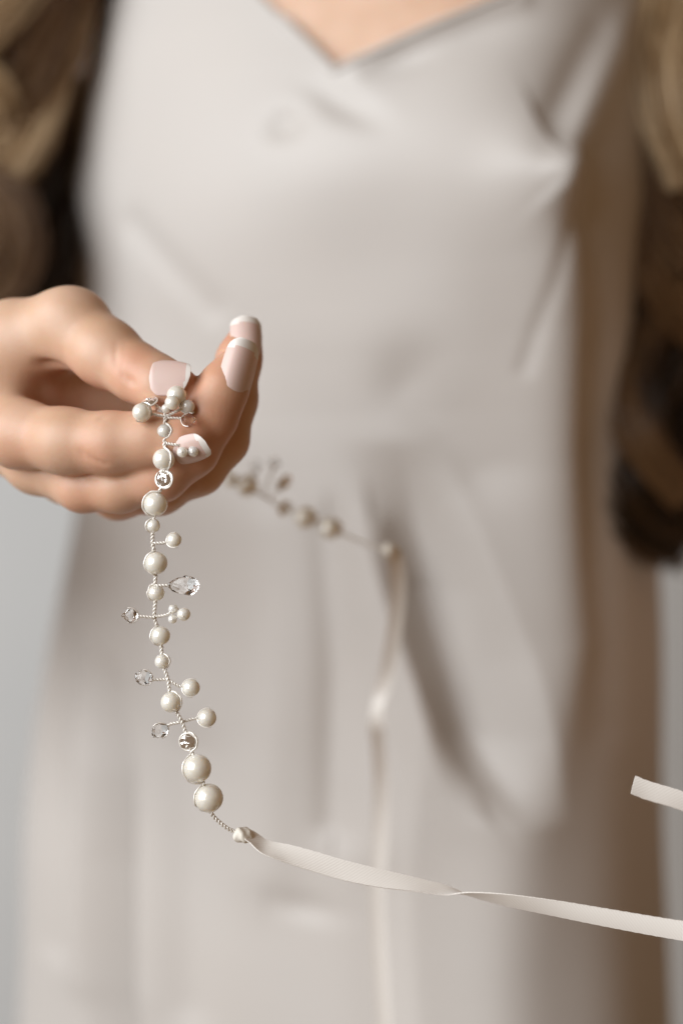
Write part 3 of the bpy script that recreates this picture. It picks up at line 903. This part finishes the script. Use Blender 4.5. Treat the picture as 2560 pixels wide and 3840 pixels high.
# ribbons
def ribbon(rows, width, name='ribbon', n=16, th_=.0004):
    """rows: x, y, distance, roll in degrees"""
    A = np.array([(*P(a, b, c), d) for a, b, c, d in rows])
    pts = catmull(A, n)
    pts, s = resample(pts, .0012)
    c = pts[:, :3]; roll = np.radians(pts[:, 3])
    t = np.gradient(c, axis=0); t /= np.linalg.norm(t, axis=1)[:, None]
    up = np.array([0, -1., 0]); f = up - t * (t @ up)[:, None]; f /= np.linalg.norm(f, axis=1)[:, None]   # faces the lens
    sd = np.cross(t, f)
    wd = np.cos(roll)[:, None] * sd + np.sin(roll)[:, None] * f
    nr = -np.sin(roll)[:, None] * sd + np.cos(roll)[:, None] * f
    u = np.linspace(-.5, .5, 9)
    prof = 4 * u * u * .05                      # slightly cupped
    V = []
    rr = np.random.default_rng(3)
    edge = 1 + .02 * np.sin(s / .0005)
    for sgn in (1, -1):
        q = c[:, None] + (u[None, :, None] * width) * wd[:, None] * edge[:, None, None] + ((prof * width)[None, :, None] + sgn * th_ / 2) * nr[:, None]
        V.append(q.reshape(-1, 3))
    V = np.vstack(V); m = len(c); k = len(u); N = m * k; F = []
    for i_ in range(m - 1):
        for j_ in range(k - 1):
            p = i_ * k + j_
            F.append([p, p + 1, p + k + 1, p + k]); F.append([N + p + k, N + p + k + 1, N + p + 1, N + p])
        for j_ in (0, k - 1):
            p = i_ * k + j_
            F.append([p, p + k, N + p + k, N + p])
    for i_ in (0, m - 1):
        for j_ in range(k - 1):
            p = i_ * k + j_; F.append([p, p + 1, N + p + 1, N + p])
    o = mesh_obj(name, V, F, M['ribbon'], sharp=50)
    uv = o.data.uv_layers.new(name='UVMap')
    li = np.zeros(len(o.data.loops), np.int32); o.data.loops.foreach_get('vertex_index', li)
    vi = li % N
    UV = np.stack([s[vi // k] / .00028 * .16, u[vi % k] * width / .00028 * .16], 1)
    uv.data.foreach_set('uv', UV.astype(np.float32).ravel())
    return vadopt(o)
RW = .0061
PLx = (3260, 3560)
ribbon([(925, 3133, .483, 70), (950, 3148, .483, 66), (985, 3176, .4825, 60), (1030, 3192, .482, 52), (1090, 3208, .482, 38), (1180, 3234, .482, 30), (1290, 3266, .482, 30), (1420, 3296, .482, 42), (1560, 3322, .482, 62),
        (1670, 3343, .482, 76), (1760, 3358, .481, 112), (1900, 3380, .480, 136), (2080, 3410, .479, 150), (2280, 3446, .477, 160), (2500, 3484, .475, 168), (2700, 3512, .473, 176), (3000, 3540, .471, 180), (3240, 3556, .470, 180), (3330, 3570, .470, 180)], RW)
ribbon([(2372, 2945, .468, 35), (2430, 2968, .468, 34), (2560, 3008, .468, 34), (2750, 3090, .468, 30), (2980, 3230, .469, 20), (3160, 3420, .470, 10), (3250, 3540, .470, 0), (3330, 3640, .471, 0)], .0060)
ribbon([(1462, 2064, .608, 20), (1482, 2100, .612, 10), (1492, 2200, .622, 6), (1482, 2340, .636, 4), (1455, 2500, .648, 4), (1432, 2590, .651, -6), (1418, 2650, .651, -36), (1412, 2720, .654, -4), (1420, 2800, .660, 6), (1428, 2950, .668, 4), (1424, 3150, .674, -2), (1414, 3400, .676, 4), (1430, 3700, .676, 2), (1445, 3950, .676, 2), (1450, 4200, .676, 2)], .0060)
# crimped ribbon ends
def crimp(c, d, sc=1.0):
    c = np.asarray(c); d = np.asarray(d) / np.linalg.norm(d); s = np.cross(d, (0, 1, 0)); s /= np.linalg.norm(s)
    u = np.linspace(0, 1, 15); bulge = np.interp(u, [0, .12, .45, .75, .9, 1], [.0012, .0020, .0024, .0021, .0013, .0008]) * sc
    pts = c + d * ((u - .5) * .0055 * sc)[:, None]
    V, F = tube(pts, bulge, 16)
    q = V - c
    ang = np.arctan2(q[:, 1], q @ s)
    V = V + (q - np.outer(q @ d, d)) * (.22 * np.sin(ang * 3 + (q @ d) / .0009))[:, None]
    F = F.tolist(); F.append(list(range(16))[::-1]); F.append([14 * 16 + k for k in range(16)])
    return vadopt(mesh_obj('ribbon_knot', V, F, M['knot']))
crimp(P2(911, 3134, .003), P2(945, 3148, .003) - P2(885, 3120, .003))
crimp(P(1460, 2063, .608), P(1490, 2100, .608) - P(1440, 2050, .608))
bpy.context.view_layer.update()
